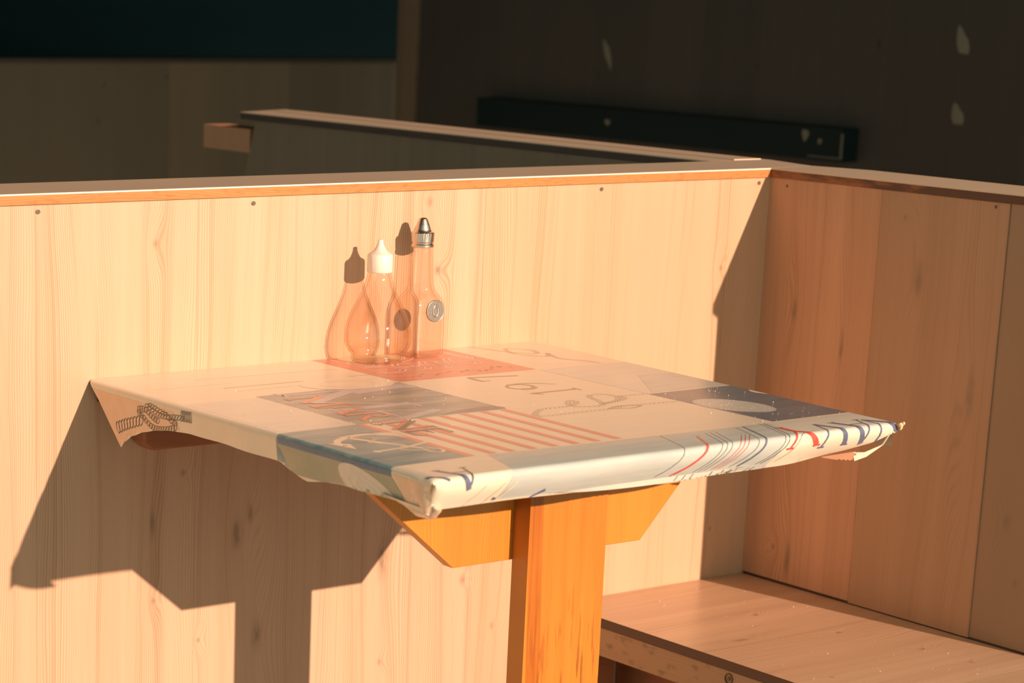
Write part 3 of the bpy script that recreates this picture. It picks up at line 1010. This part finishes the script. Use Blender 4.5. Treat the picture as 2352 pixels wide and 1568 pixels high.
# frayed tip
bm = bmesh.new()
for i in range(26):
    c = Vector((-.4585 + random.uniform(-.004, .003), -.672 + random.uniform(-.003, .002), .7715 + random.uniform(-.004, .004)))
    b3 = bmesh.ops.create_icosphere(bm, subdivisions=1, radius=random.uniform(.0008, .002))
    for v_ in b3['verts']: v_.co = c + v_.co * random.uniform(.6, 1.3)
tag(link('frayed_corner', bm, plain('frayed_backing', (.9, .66, .42), .7), cloth))

# ------------------------------------------------------------------ bottles
CV = (-.7315, -.0440, TZ + .0012)
vb = thing('vinegar_bottle', 'pear-shaped clear glass bottle with white plastic nozzle cap, against the partition', 'bottle', CV)
prof = [(.0320, 0), (.0338, .003), (.0336, .006), (.0330, .0085), (.0372, .0125), (.0405, .018), (.0422, .0235), (.0428, .030), (.0420, .040), (.0398, .050), (.0360, .060),
        (.0315, .069), (.0270, .0775), (.0228, .086), (.0190, .095), (.0165, .103), (.0150, .110), (.0146, .116)]
bm = bmesh.new()
lathe(bm, prof, CV, 64, lambda r, h, a: r * (1 + .016 * cos(6 * a) * sin(min(1, h / .1) * pi)), cap1=False)
g = link('glass_body', bm, M_GLASS, vb, smooth=True)
sm = g.modifiers.new('solid', 'SOLIDIFY'); sm.thickness = .0028; sm.offset = -1
bm = bmesh.new()
lathe(bm, [(.0152, .112), (.0160, .113), (.0160, .1335), (.0152, .1350), (.0112, .1370), (.0080, .1400), (.0056, .1440), (.0040, .1475), (.0034, .1500), (.0034, .1522), (.0028, .1528)], CV, 96,
      lambda r, h, a: r * (1 + (.012 * (1 if sin(48 * a) > 0 else 0) if .1125 < h < .125 else 0)))
link('nozzle_cap', bm, M_PLAST, vb, smooth=True)

CO = (-.6545, -.0310, TZ + .0012)
ob_ = thing('oil_bottle', 'square clear glass oil bottle with pointed steel cap and grey oval emblem', 'bottle', CO)


def sq(r, p):
    def fn(a):
        c, s_ = abs(cos(a)), abs(sin(a))
        return r / ((c ** p + s_ ** p) ** (1 / p))
    return fn


lev = [(.0215, 0, 5), (.0238, .002, 7), (.0246, .006, 8), (.0246, .030, 8), (.0246, .058, 8), (.0245, .065, 7), (.0238, .0705, 6), (.0222, .0755, 4.5), (.0200, .0795, 3.4), (.0180, .0830, 2.6),
       (.0168, .0875, 2.2), (.0160, .0940, 2), (.0152, .1040, 2), (.0146, .1180, 2), (.0138, .1340, 2), (.0138, .1365, 2), (.0150, .1380, 2), (.0150, .1405, 2), (.0130, .1415, 2)]
bm = bmesh.new()
rings = []
NN = 72
for r, h, p in lev:
    fn = sq(r, p)
    ring = []
    for i in range(NN):
        a = 2 * pi * i / NN
        rr = fn(a)
        if .08 < h < .135: rr *= 1 + .022 * cos(8 * a)
        ring.append(bm.verts.new((CO[0] + rr * cos(a), CO[1] + rr * sin(a), CO[2] + h)))
    rings.append(ring)
for A_, B_ in zip(rings, rings[1:]):
    for i in range(NN): bm.faces.new((A_[i], A_[(i + 1) % NN], B_[(i + 1) % NN], B_[i]))
bm.faces.new(rings[0][::-1])
g = link('glass_body', bm, M_GLASS, ob_, smooth=True)
sm = g.modifiers.new('solid', 'SOLIDIFY'); sm.thickness = .0034; sm.offset = -1
bm = bmesh.new()
lathe(bm, [(.0140, .1395), (.0151, .1400), (.0151, .1425), (.0142, .1435), (.0142, .1450), (.0148, .1462), (.0148, .1572), (.0143, .1582), (.0118, .1592), (.0108, .1610), (.0088, .1670), (.0066, .1725),
           (.0056, .1748), (.0036, .1762), (.0004, .1766)], CO, 64,
      lambda r, h, a: r * (1 + (.02 * (1 if sin(40 * a) > 0 else 0) if .153 < h < .1575 else 0)))
link('pointed_cap', bm, M_STEEL, ob_, smooth=False)
# recessed front window frame of the bottle and the emblem
EC = (-.6497, CO[1] - .0247, .837)


def ring_y(bm, c, rx, rz, tube, n=40, mseg=8, ydir=-1):
    vv = []
    for i in range(n):
        a = 2 * pi * i / n
        row = []
        for j in range(mseg):
            b_ = 2 * pi * j / mseg
            row.append(bm.verts.new((c[0] + (rx + tube * cos(b_)) * cos(a), c[1] + tube * .8 * sin(b_), c[2] + (rz + tube * cos(b_)) * sin(a))))
        vv.append(row)
    for i in range(n):
        for j in range(mseg):
            bm.faces.new((vv[i][j], vv[i][(j + 1) % mseg], vv[(i + 1) % n][(j + 1) % mseg], vv[(i + 1) % n][j]))


bm = bmesh.new()
lathe(bm, [(.0142, 0), (.0142, .0012), (.0134, .0018), (.0004, .0018)], (0, 0, 0), 40)
bmesh.ops.transform(bm, verts=bm.verts, matrix=Matrix.Translation(EC) @ Matrix.Rotation(pi / 2, 4, 'X'))
em = link('emblem', bm, M_PEWTER, ob_, smooth=False)
tag(em, 'grey oval emblem with a raised letter O')
bm = bmesh.new()
ring_y(bm, (EC[0], EC[1] - .0020, EC[2]), .0042, .0070, .0011)
ring_y(bm, (EC[0], EC[1] - .0018, EC[2]), .0136, .0136, .0005)
# letter is a child of the emblem: place it in the emblem's frame
lo = link('letter_o', bm, M_STEEL, ob_, smooth=True)
lo.parent = em
bm = bmesh.new()
pts_ = []
for i in range(40):
    a = 2 * pi * i / 40
    rr = sq(1, 9)(a)
    pts_.append((EC[0] - .0045 + .0195 * rr * cos(a), .8080 + .0275 * rr * sin(a)))
vv = []
for (x, z) in pts_:
    row = []
    for j in range(6):
        b_ = 2 * pi * j / 6
        cx, cz = EC[0] - .0045, .8080
        dx, dz = x - cx, z - cz
        L_ = sqrt(dx * dx + dz * dz)
        row.append(bm.verts.new((x + dx / L_ * .0007 * cos(b_), CO[1] - .0247 + .0006 * sin(b_), z + dz / L_ * .0007 * cos(b_))))
    vv.append(row)
for i in range(40):
    for j in range(6):
        bm.faces.new((vv[i][j], vv[i][(j + 1) % 6], vv[(i + 1) % 40][(j + 1) % 6], vv[(i + 1) % 40][j]))
link('glass_ridge', bm, M_GLASS, ob_, smooth=True)

# ------------------------------------------------------------------ crumbs
def crumbs(name, n, fx, label, par=None):
    bm = bmesh.new()
    for i in range(n):
        x, y, z = fx(i)
        r = random.choice((.0003, .0003, .0004, .0006))
        r_ = bmesh.ops.create_icosphere(bm, subdivisions=1, radius=r)
        for v_ in r_['verts']: v_.co = v_.co * random.uniform(.7, 1.3) + Vector((x, y, z + r * .5))
    return tag(link(name, bm, M_SALT), label, 'crumbs', kind='stuff')


def on_table(i):
    if i < 60: return (random.uniform(-1.05, -.75), random.uniform(-.45, -.15), TZ + .0006)
    return (random.uniform(-.62, -.47), random.uniform(-.60, -.40), TZ + .0006)


crumbs('salt_grains', 110, on_table, 'white salt grains scattered over the tablecloth')
crumbs('salt_grains', 46, lambda i: (random.uniform(-.34, -.02), random.uniform(-.56, -.02), .4000), 'white salt grains scattered over the bench seat')
bpy.context.view_layer.update()
